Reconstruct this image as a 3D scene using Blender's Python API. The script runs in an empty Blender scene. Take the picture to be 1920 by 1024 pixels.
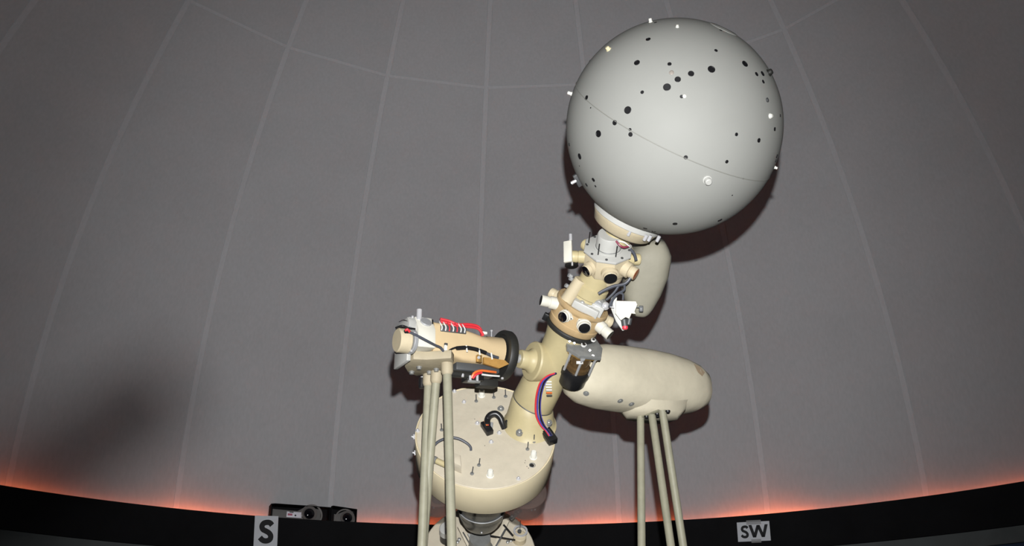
import bpy, bmesh, math, random
from mathutils import Vector as V, Matrix as MX
random.seed(7)
C = bpy.context.scene.collection
scn = bpy.context.scene
PI = math.pi

# ------------------------------------------------------------------ camera
RD = 4.572                                  # dome radius (30 ft dome)
FPX, PITCH, ROLL = 1803.7, .4271, -.0073
CAM = V((-.014*RD, -.7833*RD, 1.5))
ZC = 1.5 + .3368*RD                         # height of the dome centre
FW = V((0, math.cos(PITCH), math.sin(PITCH)))
U0 = V((0, -math.sin(PITCH), math.cos(PITCH))); R0 = V((1, 0, 0))
RT = R0*math.cos(ROLL) + U0*math.sin(ROLL)
UP = -R0*math.sin(ROLL) + U0*math.cos(ROLL)
cd = bpy.data.cameras.new('camera'); co = bpy.data.objects.new('camera', cd); C.objects.link(co)
cd.sensor_width = 36; cd.lens = FPX/1920*36; cd.clip_start = .05; cd.clip_end = 60
m = MX((RT, UP, -FW)).transposed().to_4x4(); m.translation = CAM; co.matrix_world = m
scn.camera = co

# ------------------------------------------------------------------ light: dark room, camera flash, cove strip (below)
wd = bpy.data.worlds.new('world'); scn.world = wd; wd.use_nodes = True
bg = wd.node_tree.nodes['Background']; bg.inputs[0].default_value = (.012, .008, .008, 1); bg.inputs[1].default_value = .3
FLASH = CAM + UP*.173 + RT*.022
def flash_lobe(name, watts, size, tilt):     # the flash tube's main beam and its wide spill
    ld = bpy.data.lights.new(name, 'SPOT'); lo = bpy.data.objects.new(name, ld); C.objects.link(lo)
    ld.energy = watts; ld.color = (1, 1, 1); ld.shadow_soft_size = .013; ld.spot_size = math.radians(size); ld.spot_blend = 1.0
    m = MX((RT, UP, -FW)).transposed().to_4x4() @ MX.Rotation(math.radians(tilt), 4, 'X'); m.translation = FLASH; lo.matrix_world = m
flash_lobe('flash_beam', 600, 60, -4.5)
flash_lobe('flash_spill', 400, 106, -4)
COVE_STRENGTH = 64.0
scn.view_settings.view_transform = 'Standard'; scn.view_settings.look = 'None'
scn.view_settings.gamma = 1; scn.view_settings.use_curve_mapping = False
scn.view_settings.exposure = 0.0

# ------------------------------------------------------------------ pixels to rays
def ray(x, y): return (FW + RT*((x-960)/FPX) - UP*((y-512)/FPX)).normalized()
def px(P):
    d = P-CAM; z = d.dot(FW); return (960+FPX*d.dot(RT)/z, 512-FPX*d.dot(UP)/z)
def depth(P): return (P-CAM).dot(FW)
def at_depth(x, y, d): v = ray(x, y); return CAM + v*(d/v.dot(FW))
def at_y(x, y, Y): v = ray(x, y); return CAM + v*((Y-CAM.y)/v.y)
def on_plane(x, y, P, n): v = ray(x, y); return CAM + v*((P-CAM).dot(n)/v.dot(n))
def on_line(x, y, P, d):
    v = ray(x, y); w = P-CAM; b = d.dot(v); return P + d*((b*v.dot(w)-d.dot(w))/(1-b*b))
def on_hoop(x, y, r):                       # far hit with the vertical cylinder of the room
    v = ray(x, y); A = v.x**2+v.y**2; B = CAM.x*v.x+CAM.y*v.y; Q = CAM.x**2+CAM.y**2-r*r
    return CAM + v*((-B+math.sqrt(B*B-A*Q))/A)
def on_ball(x, y, c, r):
    v = ray(x, y); w = CAM-c; b = w.dot(v); k = b*b-(w.dot(w)-r*r)
    if k <= 0:                               # just off the limb: nearest limb point
        p = CAM+v*(-b); return c+(p-c).normalized()*r
    return CAM+v*(-b-math.sqrt(k))
def frame(o, z, xh=V((0, 0, 1))):
    z = z.normalized(); x = xh - z*xh.dot(z)
    if x.length < 1e-4: x = V((1, 0, 0)) - z*z.x
    x.normalize(); y = z.cross(x)
    M = MX((x, y, z)).transposed().to_4x4(); M.translation = o; return M

# ------------------------------------------------------------------ materials
MATS = {}
def mat(name, col, rough=.5, metal=0., vary=.0, scale=8., col2=None, bump=0., bscale=60., emit=None, alpha=None, spec=.5, trans=0.):
    if name in MATS: return MATS[name]
    mt = bpy.data.materials.new(name); mt.use_nodes = True; nt = mt.node_tree; b = nt.nodes['Principled BSDF']
    b.inputs['Base Color'].default_value = (*col, 1); b.inputs['Roughness'].default_value = rough
    b.inputs['Metallic'].default_value = metal; b.inputs['Specular IOR Level'].default_value = spec
    if trans: b.inputs['Transmission Weight'].default_value = trans; b.inputs['IOR'].default_value = 1.2
    if alpha is not None: b.inputs['Alpha'].default_value = alpha
    if emit: b.inputs['Emission Color'].default_value = (*col, 1); b.inputs['Emission Strength'].default_value = emit
    tc = nt.nodes.new('ShaderNodeTexCoord')
    if vary > 0:
        n = nt.nodes.new('ShaderNodeTexNoise'); n.inputs['Scale'].default_value = scale; n.inputs['Detail'].default_value = 6
        n.inputs['Roughness'].default_value = .65
        nt.links.new(tc.outputs['Object'], n.inputs['Vector'])
        cr = nt.nodes.new('ShaderNodeValToRGB'); c2 = col2 or tuple(c*(1-vary) for c in col)
        cr.color_ramp.elements[0].position = .3; cr.color_ramp.elements[0].color = (*c2, 1)
        cr.color_ramp.elements[1].position = .6; cr.color_ramp.elements[1].color = (*col, 1)
        nt.links.new(n.outputs['Fac'], cr.inputs[0]); nt.links.new(cr.outputs[0], b.inputs['Base Color'])
    if bump > 0:
        n2 = nt.nodes.new('ShaderNodeTexNoise'); n2.inputs['Scale'].default_value = bscale; n2.inputs['Detail'].default_value = 4
        nt.links.new(tc.outputs['Object'], n2.inputs['Vector'])
        bp = nt.nodes.new('ShaderNodeBump'); bp.inputs['Strength'].default_value = bump; bp.inputs['Distance'].default_value = .004
        nt.links.new(n2.outputs['Fac'], bp.inputs['Height']); nt.links.new(bp.outputs[0], b.inputs['Normal'])
    MATS[name] = mt; return mt

def dome_mat(name, col, k=1.0):              # perforated aluminium: fine weave-like speckle
    mt = mat(name, col, .75, vary=.06, scale=1.4, spec=.2)
    nt = mt.node_tree; b = nt.nodes['Principled BSDF']; tc = [n for n in nt.nodes if n.type == 'TEX_COORD'][0]
    n = nt.nodes.new('ShaderNodeTexNoise'); n.inputs['Scale'].default_value = 55; n.inputs['Detail'].default_value = 3
    mp = nt.nodes.new('ShaderNodeMapping'); mp.inputs['Scale'].default_value = (1, 1, .35)
    nt.links.new(tc.outputs['Object'], mp.inputs[0]); nt.links.new(mp.outputs[0], n.inputs['Vector'])
    src = b.inputs['Base Color'].links[0].from_socket
    mx = nt.nodes.new('ShaderNodeMixRGB'); mx.blend_type = 'MULTIPLY'; mx.inputs[0].default_value = .16*k
    nt.links.new(src, mx.inputs[1]); nt.links.new(n.outputs['Fac'], mx.inputs[2]); nt.links.new(mx.outputs[0], b.inputs['Base Color'])
    return mt
M_DOME = dome_mat('dome_grey', (.49, .495, .51))
M_SEAM = dome_mat('dome_seam', (.545, .55, .57), 1.)
M_BLACKWALL = mat('black_paint', (.0095, .0095, .0105), .8, vary=.3, scale=3, spec=.08)
M_FASCIA = mat('grey_fascia', (.10, .11, .11), .7, vary=.2, scale=4)
M_BLUE = mat('blue_wall', (.012, .03, .075), .7, vary=.2)
M_FLOOR = mat('dark_carpet', (.02, .02, .028), .95, vary=.4, scale=30)
COVE = [mat('cove_lamp_%d' % k, (1., .19, .06), emit=COVE_STRENGTH*(.12+.22*k)) for k in range(5)]
M_BALL = mat('ball_grey_paint', (.262, .265, .248), .55, vary=.05, scale=2.5, spec=.06)
M_CREAM = mat('cream_paint', (.50, .43, .295), .45, vary=.10, scale=14, bump=.15, bscale=120, spec=.35)
M_CREAM2 = mat('cream_paint_yellowed', (.445, .38, .215), .45, vary=.12, scale=10, spec=.35)
M_TAN = mat('tan_paint', (.44, .315, .165), .45, vary=.18, scale=16, spec=.4)
M_FACE = mat('cream_face_paint', (.53, .478, .375), .5, vary=.10, scale=16, bump=.15, bscale=60, spec=.3)
M_SIDE = mat('drum_side_paint', (.66, .575, .39), .5, vary=.06, scale=9, spec=.3)
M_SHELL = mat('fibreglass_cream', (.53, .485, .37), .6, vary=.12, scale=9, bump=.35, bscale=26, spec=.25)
M_SHELL_SHADED = mat('fibreglass_cream_shaded', (.26, .247, .195), .6, vary=.12, scale=9, bump=.35, bscale=26, spec=.2)  # cream fibreglass darkened to stand in for the rear cover's oblique light
M_WORN = mat('worn_patch', (.38, .29, .19), .7, vary=.2, scale=30)
M_LEG = mat('leg_paint', (.27, .26, .19), .5, vary=.16, scale=22, spec=.3)
M_PLATE = mat('plate_paint', (.36, .31, .215), .6, vary=.14, scale=16, bump=.25, spec=.25)
M_WHITE = mat('white_paint', (.60, .585, .51), .4, vary=.05, scale=12)
M_LGREY = mat('light_grey_paint', (.43, .43, .405), .4, vary=.08, scale=14)
M_KNOB = mat('white_plastic', (.68, .68, .62), .35)
M_CHROME = mat('chrome', (.66, .66, .68), .26, .45, spec=.8)
M_STEEL = mat('steel', (.30, .305, .295), .38, .45, vary=.2, scale=40)
M_ALU = mat('aluminium', (.48, .49, .50), .32, .45, vary=.1, scale=30)
M_BRASS = mat('brass', (.62, .38, .12), .4, .8, vary=.25, scale=40)
M_BRACKET = mat('amber_bracket', (.45, .25, .07), .45, .2, vary=.2, scale=40)
M_BLACK = mat('black_plastic', (.010, .010, .011), .35)
M_RUBBER = mat('black_rubber', (.016, .016, .014), .55, vary=.2, scale=30)
M_LENS = mat('lens_glass', (.004, .004, .006), .06, spec=.7)
M_LENSM = mat('lens_dark', (.004, .004, .005), .5)
M_AMBER = mat('amber_lens', (.30, .085, .025), .3)
M_CABLE = mat('grey_cable', (.055, .06, .075), .4)
M_DGREY = mat('dark_grey_metal', (.075, .078, .080), .5, .3)
M_RED = mat('red_wire', (.55, .03, .04), .4)
M_RED2 = mat('red_plastic', (.75, .05, .08), .35)
M_BLUEW = mat('blue_wire', (.06, .05, .28), .4)
M_ORANGE = mat('orange_wire', (.65, .14, .03), .4)
M_WIREW = mat('white_wire', (.62, .62, .6), .4)
M_PURPLE = mat('dark_red_wire', (.20, .03, .06), .4)
M_SMOKE = mat('smoked_plastic', (.13, .10, .09), .12, alpha=.30)
M_BOWL = mat('dark_bowl_plastic', (.075, .073, .062), .2, vary=.5, scale=18, spec=.6)
M_PAPER = mat('white_paper', (.66, .68, .72), .8, vary=.04, scale=12)
M_INK = mat('black_ink', (.006, .006, .008), .7)
M_TAPE = mat('clear_tape', (.5, .5, .5), .15, alpha=.35)
M_SEAMLINE = mat('ball_seam_line', (.20, .20, .18), .6)
M_SILVER = mat('silver_plastic', (.16, .155, .15), .4)
M_FLASH_STRIP = mat('flash_strip_dark', (.02, .02, .02), .9)

# ------------------------------------------------------------------ mesh tools
W = {}
def lathe(bm, prof, M=MX(), seg=32, mi=0):
    rings = []
    for r, z in prof:
        if r <= 1e-7: rings.append([bm.verts.new(M @ V((0, 0, z)))])
        else: rings.append([bm.verts.new(M @ V((r*math.cos(2*PI*k/seg), r*math.sin(2*PI*k/seg), z))) for k in range(seg)])
    for a, b in zip(rings[:-1], rings[1:]):
        for k in range(seg):
            j = (k+1) % seg
            q = [a[k % len(a)], a[j % len(a)], b[j % len(b)], b[k % len(b)]]
            q = list(dict.fromkeys(q))
            if len(q) > 2:
                try: f = bm.faces.new(q); f.material_index = mi
                except ValueError: pass
    return bm
def cyl(bm, p, q, r, r2=None, seg=20, mi=0, bev=0.):
    d = q-p; L = d.length; r2 = r if r2 is None else r2
    if bev: pr = [(0, 0), (r-bev, 0), (r, bev), (r2, L-bev), (r2-bev, L), (0, L)]
    else: pr = [(0, 0), (r, 0), (r2, L), (0, L)]
    return lathe(bm, pr, frame(p, d), seg, mi)
def box(bm, size, M=MX(), bev=.0, c=(0, 0, 0), mi=0, segs=2):
    b2 = bmesh.new(); bmesh.ops.create_cube(b2, size=1)
    for v in b2.verts: v.co = V((v.co.x*size[0]+c[0], v.co.y*size[1]+c[1], v.co.z*size[2]+c[2]))
    if bev: bmesh.ops.bevel(b2, geom=b2.edges[:], offset=bev, segments=segs, profile=.5, affect='EDGES')
    return merge(bm, b2, M, mi)
def merge(bm, b2, M, mi=0):
    mp = {v: bm.verts.new(M @ v.co) for v in b2.verts}
    for f in b2.faces:
        g = bm.faces.new([mp[v] for v in f.verts]); g.material_index = mi
    b2.free(); return bm
def prism(bm, poly, z0, z1, M=MX(), bev=0., mi=0, segs=2):
    b2 = bmesh.new(); a = [b2.verts.new((x, y, z0)) for x, y in poly]; b = [b2.verts.new((x, y, z1)) for x, y in poly]
    n = len(poly); b2.faces.new(a[::-1]); b2.faces.new(b)
    for k in range(n): b2.faces.new((a[k], a[(k+1) % n], b[(k+1) % n], b[k]))
    bmesh.ops.recalc_face_normals(b2, faces=b2.faces[:])
    if bev:
        E = [e for e in b2.edges if abs(e.verts[0].co.z-e.verts[1].co.z) < 1e-6]
        bmesh.ops.bevel(b2, geom=E, offset=bev, segments=segs, profile=.5, affect='EDGES')
    return merge(bm, b2, M, mi)
def smooth_path(pts, n=6):
    P = [V(p) for p in pts]
    if len(P) < 3: return P
    out = []
    Q = [P[0]*2-P[1]] + P + [P[-1]*2-P[-2]]
    for i in range(1, len(Q)-2):
        for k in range(n):
            t = k/n; a, b, c, d = Q[i-1:i+3]
            out.append(.5*((2*b)+(c-a)*t+(2*a-5*b+4*c-d)*t*t+(3*b-a-3*c+d)*t**3))
    out.append(P[-1]); return out
def tube(bm, pts, r, seg=8, n=6, mi=0):
    P = smooth_path(pts, n); rings = []; ref = None
    for i, p in enumerate(P):
        t = (P[min(i+1, len(P)-1)]-P[max(i-1, 0)]).normalized()
        x = (ref if ref is not None else (V((0, 0, 1)) if abs(t.z) < .9 else V((1, 0, 0))))
        x = (x-t*x.dot(t)).normalized(); ref = x; y = t.cross(x)
        rr = r if not callable(r) else r(i/(len(P)-1))
        rings.append([bm.verts.new(p+x*rr*math.cos(2*PI*k/seg)+y*rr*math.sin(2*PI*k/seg)) for k in range(seg)])
    for a, b in zip(rings[:-1], rings[1:]):
        for k in range(seg):
            f = bm.faces.new((a[k], a[(k+1) % seg], b[(k+1) % seg], b[k])); f.material_index = mi
    for e, rv in ((rings[0], True), (rings[-1], False)):
        f = bm.faces.new(e[::-1] if rv else e); f.material_index = mi
    return bm
def loft(bm, secs, cap=True, mi=0):
    rings = [[bm.verts.new(p) for p in s] for s in secs]; n = len(rings[0])
    for a, b in zip(rings[:-1], rings[1:]):
        for k in range(n):
            f = bm.faces.new((a[k], a[(k+1) % n], b[(k+1) % n], b[k])); f.material_index = mi
    if cap: bm.faces.new(rings[0][::-1]).material_index = mi; bm.faces.new(rings[-1]).material_index = mi
    return bm
def obj(name, bm, mats, parent=None, M=None, angle=38):
    """bm is in world coordinates when M is None, else local to M"""
    bmesh.ops.recalc_face_normals(bm, faces=bm.faces[:])
    if M is None:                            # own origin at the middle of the mesh
        c = V((0, 0, 0))
        for v in bm.verts: c += v.co
        c /= max(1, len(bm.verts)); M = MX.Translation(c)
        for v in bm.verts: v.co -= c
    me = bpy.data.meshes.new(name); bm.to_mesh(me); bm.free()
    for f in me.polygons: f.use_smooth = True
    me.set_sharp_from_angle(angle=math.radians(angle))
    for q in (mats if isinstance(mats, (list, tuple)) else [mats]): me.materials.append(q)
    return link(name, me, parent, M)
def link(name, me, parent, M):
    o = bpy.data.objects.new(name, me); C.objects.link(o)
    if parent: o.parent = parent; o.matrix_basis = W[parent].inverted() @ M
    else: o.matrix_basis = M
    W[o] = M.copy(); return o
def empty(name, loc, label, cat, group=None):
    o = bpy.data.objects.new(name, None); C.objects.link(o); o.empty_display_size = .1
    o.location = loc; W[o] = MX.Translation(loc); tag(o, label, cat, group); return o
def tag(o, label, cat, group=None):
    o['label'] = label; o['category'] = cat
    if group: o['group'] = group
    return o
def structure(o): o['kind'] = 'structure'; return o
def NB(): return bmesh.new()

# ------------------------------------------------------------------ the room
N = 24; AZ0 = -.0846; DA = 2*PI/N
EL_RING = math.asin(.7146); EL_LOW = math.asin(-.075); EL_TOP = math.radians(76)
RB = .965*RD                                 # radius of the black band
ztop = on_hoop(992, 985, RB).z; zbot = on_hoop(1715, 1008, RB).z
def dome_pt(el, az, r=RD): return V((r*math.cos(el)*math.sin(az), r*math.cos(el)*math.cos(az), r*math.sin(el)))
MD = MX.Translation((0, 0, ZC))
# the dome is a sheet-metal cap that closes the shell; its panels and cover strips hang on it
bm = NB(); lathe(bm, [(0, RD*math.sin(EL_TOP)+.05), (.4*RD*math.cos(EL_TOP), RD*math.sin(EL_TOP)+.10), (1.01*RD*math.cos(EL_TOP), RD*math.sin(EL_TOP)-.02)], MX(), 48)
ceiling = structure(obj('ceiling', bm, M_DOME, None, MD))
def panel_mesh(e0, e1, ns, name, r=RD+.006):
    bm = NB(); g = .004; rows = []
    for k in range(ns+1):
        el = e0+(e1-e0)*k/ns; h = DA/2-.0006
        rows.append([bm.verts.new(dome_pt(el, -h, r)), bm.verts.new(dome_pt(el, h, r)),
                     bm.verts.new(dome_pt(el, h, r+.012)), bm.verts.new(dome_pt(el, -h, r+.012))])
    for a, b in zip(rows[:-1], rows[1:]):
        for j in range(4): bm.faces.new((a[j], a[(j+1) % 4], b[(j+1) % 4], b[j]))
    bm.faces.new(rows[0][::-1]); bm.faces.new(rows[-1])
    bmesh.ops.recalc_face_normals(bm, faces=bm.faces[:])
    me = bpy.data.meshes.new(name); bm.to_mesh(me); bm.free()
    for f in me.polygons: f.use_smooth = True
    me.set_sharp_from_angle(angle=math.radians(35)); me.materials.append(M_DOME); return me
def strip_mesh(e0, e1, ns, w, name, r=RD):   # cover strip over a meridian joint, w = half width
    bm = NB(); rows = []; R2 = r*math.cos(0)
    for k in range(ns+1):
        el = e0+(e1-e0)*k/ns; c = dome_pt(el, 0, r); o = dome_pt(el, 0, r+.010); s = V((w, 0, 0))
        rows.append([bm.verts.new(c-s*.8), bm.verts.new(c+s*.8), bm.verts.new(o+s), bm.verts.new(o-s)])
    for a, b in zip(rows[:-1], rows[1:]):
        for j in range(4): bm.faces.new((a[j], a[(j+1) % 4], b[(j+1) % 4], b[j]))
    bm.faces.new(rows[0][::-1]); bm.faces.new(rows[-1])
    bmesh.ops.recalc_face_normals(bm, faces=bm.faces[:])
    me = bpy.data.meshes.new(name); bm.to_mesh(me); bm.free()
    for f in me.polygons: f.use_smooth = True
    me.set_sharp_from_angle(angle=math.radians(35)); me.materials.append(M_SEAM); return me
def chord_mesh():                            # straight joint strip between two meridians on the ring
    bm = NB(); a = dome_pt(EL_RING, -DA/2, RD-.0); b = dome_pt(EL_RING, DA/2, RD-.0)
    nrm = dome_pt(EL_RING, 0, 1.); t = dome_pt(EL_RING+PI/2, 0, 1.)
    M = frame((a+b)/2+nrm*.004, nrm, t); box(bm, (.026, (b-a).length-.02, .010), M, .002)
    bmesh.ops.recalc_face_normals(bm, faces=bm.faces[:])
    me = bpy.data.meshes.new('ring_strip'); bm.to_mesh(me); bm.free(); me.materials.append(M_SEAM); return me
pl, pu = panel_mesh(EL_LOW, EL_RING-.0006, 14, 'lower_panel'), panel_mesh(EL_RING+.0006, EL_TOP, 8, 'upper_panel')
sl, su, rg = strip_mesh(EL_LOW, EL_RING+.004, 16, .026, 'seam_strip'), strip_mesh(EL_RING+.004, EL_TOP, 9, .024, 'seam_strip'), chord_mesh()
for k in range(N):
    a = AZ0+DA*k
    for me, nm, az in ((pl, 'dome_panel', a+DA/2), (pu, 'dome_panel', a+DA/2), (sl, 'seam_strip', a), (su, 'seam_strip', a), (rg, 'ring_strip', a+DA/2)):
        link(nm, me, ceiling, MD @ MX.Rotation(-az, 4, 'Z'))
# black band in front of the cove, fascia, wall, floor
bm = NB(); lathe(bm, [(RB, zbot), (RB, ztop), (RB+.012, ztop), (RB+.012, zbot), (RB, zbot)], MX(), 160)
band = structure(obj('trim_1', bm, M_BLACKWALL, None, MX()))
bm = NB(); zl = ztop-.16
lathe(bm, [(RB+.013, zl), (RD+.03, zl), (RD+.03, zl-.02), (RB+.013, zl-.02), (RB+.013, zl)], MX(), 160)
obj('cove_ledge', bm, M_BLACKWALL, band, MX())
rc = RB+.092; zt = ztop-.052
lamps = [(math.atan2(on_hoop(x, 980, RB).x, on_hoop(x, 980, RB).y), k) for x, k in ((70, .16), (470, .95), (770, .7), (1080, 1.), (1430, .95), (1890, .35))]
for k in range(72):                          # lamps along the cove, brighter near each fitting
    a0, a1 = 2*PI*k/72-PI, 2*PI*(k+.97)/72-PI; am = (a0+a1)/2
    wgt = .1+sum(q*math.exp(-((am-az)/.13)**2) for az, q in lamps); lev_ = max(0, min(4, int(wgt*4+.5)))
    bm = NB(); ring_ = [[bm.verts.new((r*math.sin(a), r*math.cos(a), z)) for r, z in ((rc, zt), (rc, zt-.03), (rc-.002, zt-.03), (rc-.002, zt))] for a in (a0, am, a1)]
    for p, q in zip(ring_[:-1], ring_[1:]):
        for j in range(4): bm.faces.new((p[j], p[(j+1) % 4], q[(j+1) % 4], q[j]))
    obj('light_strip', bm, COVE[lev_], band)
bm = NB(); lathe(bm, [(rc-.004, zl), (rc-.004, zt+.006), (rc-.014, zt+.006), (rc-.014, zl), (rc-.004, zl)], MX(), 160)
obj('strip_shield', bm, M_BLACKWALL, band, MX())  # unseen shield, added so the strip lights only the dome side
bm = NB(); lathe(bm, [(RD-.022, zl), (RD-.022, ztop-.012), (RD-.016, ztop-.012), (RD-.016, zl), (RD-.022, zl)], MX(), 160)
obj('bounce_baffle', bm, M_BLACKWALL, band, MX())  # unseen black baffle, added to stop strip light bouncing off the dome foot
zf = on_hoop(1860, 1023, RD-.02).z
bm = NB(); lathe(bm, [(RD-.03, zf), (RD-.03, zbot+.12), (RD+.03, zbot+.12), (RD+.03, zf), (RD-.03, zf)], MX(), 160)
structure(obj('trim_2', bm, M_FASCIA, None, MX()))
bm = NB(); lathe(bm, [(RD, 0), (RD, zf-.002), (RD+.06, zf-.002), (RD+.06, 0), (RD, 0)], MX(), 160)
structure(obj('wall_round', bm, M_BLUE, None, MX()))
bm = NB(); lathe(bm, [(0, 0), (RD+.1, 0), (RD+.1, -.1), (0, -.1)], MX(), 96)
structure(obj('floor', bm, M_FLOOR, None, MX()))

# ------------------------------------------------------------------ projector axes
def sph(az, el): az, el = math.radians(az), math.radians(el); return V((math.sin(az)*math.cos(el), -math.cos(az)*math.cos(el), math.sin(el)))
AX = sph(30, 37)                             # polar axis of the star ball and column
NO = sph(30, 0)                              # level, towards north (towards the viewer)
WE = V((.8660, .5, 0))                       # level, along the altitude shaft, to the west
EC = V((.05824, -.88239, .46690)).normalized()   # axis of the drum, 24 degrees off the polar axis
Z = V((0, 0, 1))
P0 = at_y(1035, 684, 0.)                     # where shaft and column cross
def ax(s): return P0+AX*s
def near(x, y, s, off=0.): return at_depth(x, y, depth(ax(s))+off)
CB = on_line(1262, 240, P0, AX); SB = (CB-P0).dot(AX); RBALL = .3745
proj = empty('star_projector', (P0.x, P0.y, P0.z-.6), 'cream star projector with pale grey star ball, tilted column and large drum', 'projector')
def part(name, bm, mats, M=None, parent=None, angle=38): return obj(name, bm, mats, parent or proj, M, angle)

# ---- star ball
bm = NB(); bmesh.ops.create_uvsphere(bm, u_segments=96, v_segments=64, radius=RBALL)
MB_ = frame(CB, AX); ball = part('star_ball', bm, M_BALL, MB_)
bm = NB(); lathe(bm, [(RBALL+.0012*math.cos(t*PI/4), .0016*math.sin(t*PI/4)) for t in range(9)], MX(), 128)
part('seam', bm, M_SEAMLINE, MB_, ball)
bm = NB(); lathe(bm, [(.05, -.012), (.05, -.0035), (.048, -.0022), (0, .0018)], MX(), 40)
part('pole_cap', bm, M_BALL, frame(CB+AX*(RBALL+.001), AX), ball)
bm = NB()
lathe(bm, [(0, -.3), (1., -.3), (1., .16), (.92, .22), (.80, .20), (.76, .12), (0, .10)], MX(), 20)
bmesh.ops.recalc_face_normals(bm, faces=bm.faces[:])
port_me = bpy.data.meshes.new('lens_port'); bm.to_mesh(port_me); bm.free()
for f in port_me.polygons: f.use_smooth = True
port_me.set_sharp_from_angle(angle=math.radians(40)); port_me.materials.append(M_LENSM)
PORTS = [(440,52,6),(408,125,10),(359,227,12),(704,174,7),(501,233,8),(595,275,12),(537,300,12),(684,256,15),(830,232,14),(881,277,9),(907,275,11),
 (910,310,8),(490,334,15),(382,356,7),(554,375,7),(139,380,10),(157,424,3),(319,434,15),(262,489,10),(191,537,14),(329,519,6),(331,540,9),
 (793,540,7),(891,566,9),(960,517,8),(984,458,6),(48,524,6),(64,584,7),(109,636,13),(108,678,3),(169,738,9),(139,760,8),(178,766,5),(572,640,8),(751,659,7),
 (969,635,8),(964,655,6),(823,733,3),(775,806,3),(721,914,10),(525,930,10),(274,919,9),(395,950,9),(432,964,9),(148,214,5),(725,86,6)]
kpx = depth(CB)/FPX/2.327
for x, y, r in PORTS:
    p = on_ball(1040+x/2.327, 20+y/2.327, CB, RBALL); n = (p-CB).normalized(); r = r*kpx*1.02
    link('lens_port', port_me, ball, frame(p, n) @ MX.Diagonal((r, r, min(r, .006)*1.0, 1)))
def pin(x, y, r, h, m, name='pin'):
    p = on_ball(1040+x/2.327, 20+y/2.327, CB, RBALL); n = (p-CB).normalized(); bm = NB()
    lathe(bm, [(r*1.3, -.004), (r*1.3, .002), (r, .003), (r, h-.3*r), (r*.75, h), (0, h)], MX(), 16)
    part(name, bm, m, frame(p, n), ball)
pin(419, 50, .0055, .013, M_KNOB); pin(535, 72, .0045, .008, M_KNOB); pin(236, 170, .0075, .012, mat('ivory', (.62, .56, .36), .4))
pin(58, 358, .006, .016, M_KNOB); pin(940, 460, .007, .008, M_KNOB); pin(963, 685, .0045, .010, M_KNOB); pin(566, 374, .0045, .004, M_KNOB)
pin(665, 738, .0115, .020, M_LGREY); pin(927, 390, .006, .004, M_DGREY); pin(933, 272, .010, .014, M_RUBBER); pin(510, 271, .006, .001, mat('faded_spot', (.27, .24, .21), .5))
# small clamp low on the ball's flank
p = on_ball(1040+92/2.327, 20+745/2.327, CB, RBALL); Mb = frame(p, (p-CB).normalized(), AX)
bm = NB(); box(bm, (.050, .014, .016), Mb, .003, (0, 0, .006)); part('clamp', bm, M_DGREY, None, ball)
bm = NB(); cyl(bm, Mb @ V((.004, -.004, .010)), Mb @ V((.004, -.004, .030)), .006, seg=14); part('clamp_screw', bm, M_CHROME, None, ball)

# ---- neck flange below the ball
zc = SB-RBALL
MA = frame(P0, AX)
bm = NB(); lathe(bm, [(0, zc-.044), (.100, zc-.044), (.112, zc-.036), (.122, zc-.010), (.128, zc+.000), (.130, zc+.032), (.119, zc+.034), (.05, zc+.012), (0, zc+.012)], MX(), 64)
neck = part('neck_flange', bm, M_CREAM, MA)
bm = NB(); lathe(bm, [(.1285, zc+.003), (.1310, zc+.005), (.1315, zc+.030), (.1285, zc+.033), (.120, zc+.030), (.120, zc+.004), (.1285, zc+.003)], MX(), 64)
part('clamp_ring', bm, M_LGREY, MA, neck)
for x, y in ((1180, 437), (1210, 446), (1218, 447), (1234, 448)):
    p = on_line(x, y, ax(zc+.01), V((0, 0, 1))); v = ray(x, y)
    d = at_depth(x, y, depth(ax(zc+.016))-.105); bm = NB(); cyl(bm, d-AX*.012, d+AX*.012, .0065, seg=12, bev=.002); part('flange_bolt', bm, M_CHROME, None, neck)
bm = NB(); cyl(bm, ax(zc-.085), ax(zc-.030), .052, seg=40); part('neck_tube', bm, M_CREAM2)

# ---- column, boot, lower planet ring
toC = (CAM-P0); u1 = (toC-AX*toC.dot(AX)).normalized(); u2 = AX.cross(u1)      # u2: to the right
MU = MX((u1, u2, AX)).transposed().to_4x4(); MU.translation = P0
bm = NB(); lathe(bm, [(0, -.185), (.084, -.185), (.085, -.182), (.083, -.10), (.076, -.03), (.074, .05), (.080, .12), (.090, .168), (.092, .178), (0, .178)], MX(), 56)
col = part('column', bm, M_CREAM2, MU)
bm = NB(); lathe(bm, [(.086, -.187), (.0872, -.185), (.086, -.182)], MX(), 56)
part('joint_line', bm, M_DGREY, MU, col)
p = on_plane(1012, 747, ax(-.15)+u1*.083, u1); bm = NB(); cyl(bm, p-u1*.006, p+u1*.004, .008, seg=16); part('grub_screw', bm, M_ALU, None, col)
FACE0 = on_line(986, 786, P0, AX)            # column foot on the drum face
DC = on_plane(910, 816, FACE0, EC); RDR = 131.5/FPX*depth(DC)
MDr = frame(DC, EC)
cf = on_plane(993, 795, FACE0, EC)
def circ(c, ax_, r, n=48, ref=V((1, 0, 0))):
    x = (ref-ax_*ref.dot(ax_)).normalized(); y = ax_.cross(x)
    return [c+x*r*math.cos(2*PI*k/n)+y*r*math.sin(2*PI*k/n) for k in range(n)]
def mixc(t, r):
    a = (EC*(1-t)+AX*t).normalized(); return circ(cf.lerp(ax(-.186), t), a, r)
bm = NB(); loft(bm, [circ(cf-EC*.01, EC, .108), mixc(0, .108), mixc(.06, .104), mixc(.16, .099), mixc(.45, .094), mixc(.75, .0905), mixc(.97, .0875), mixc(1, .0855)])
boot = part('column_boot', bm, M_CREAM2)
from mathutils.bvhtree import BVHTree
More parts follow.
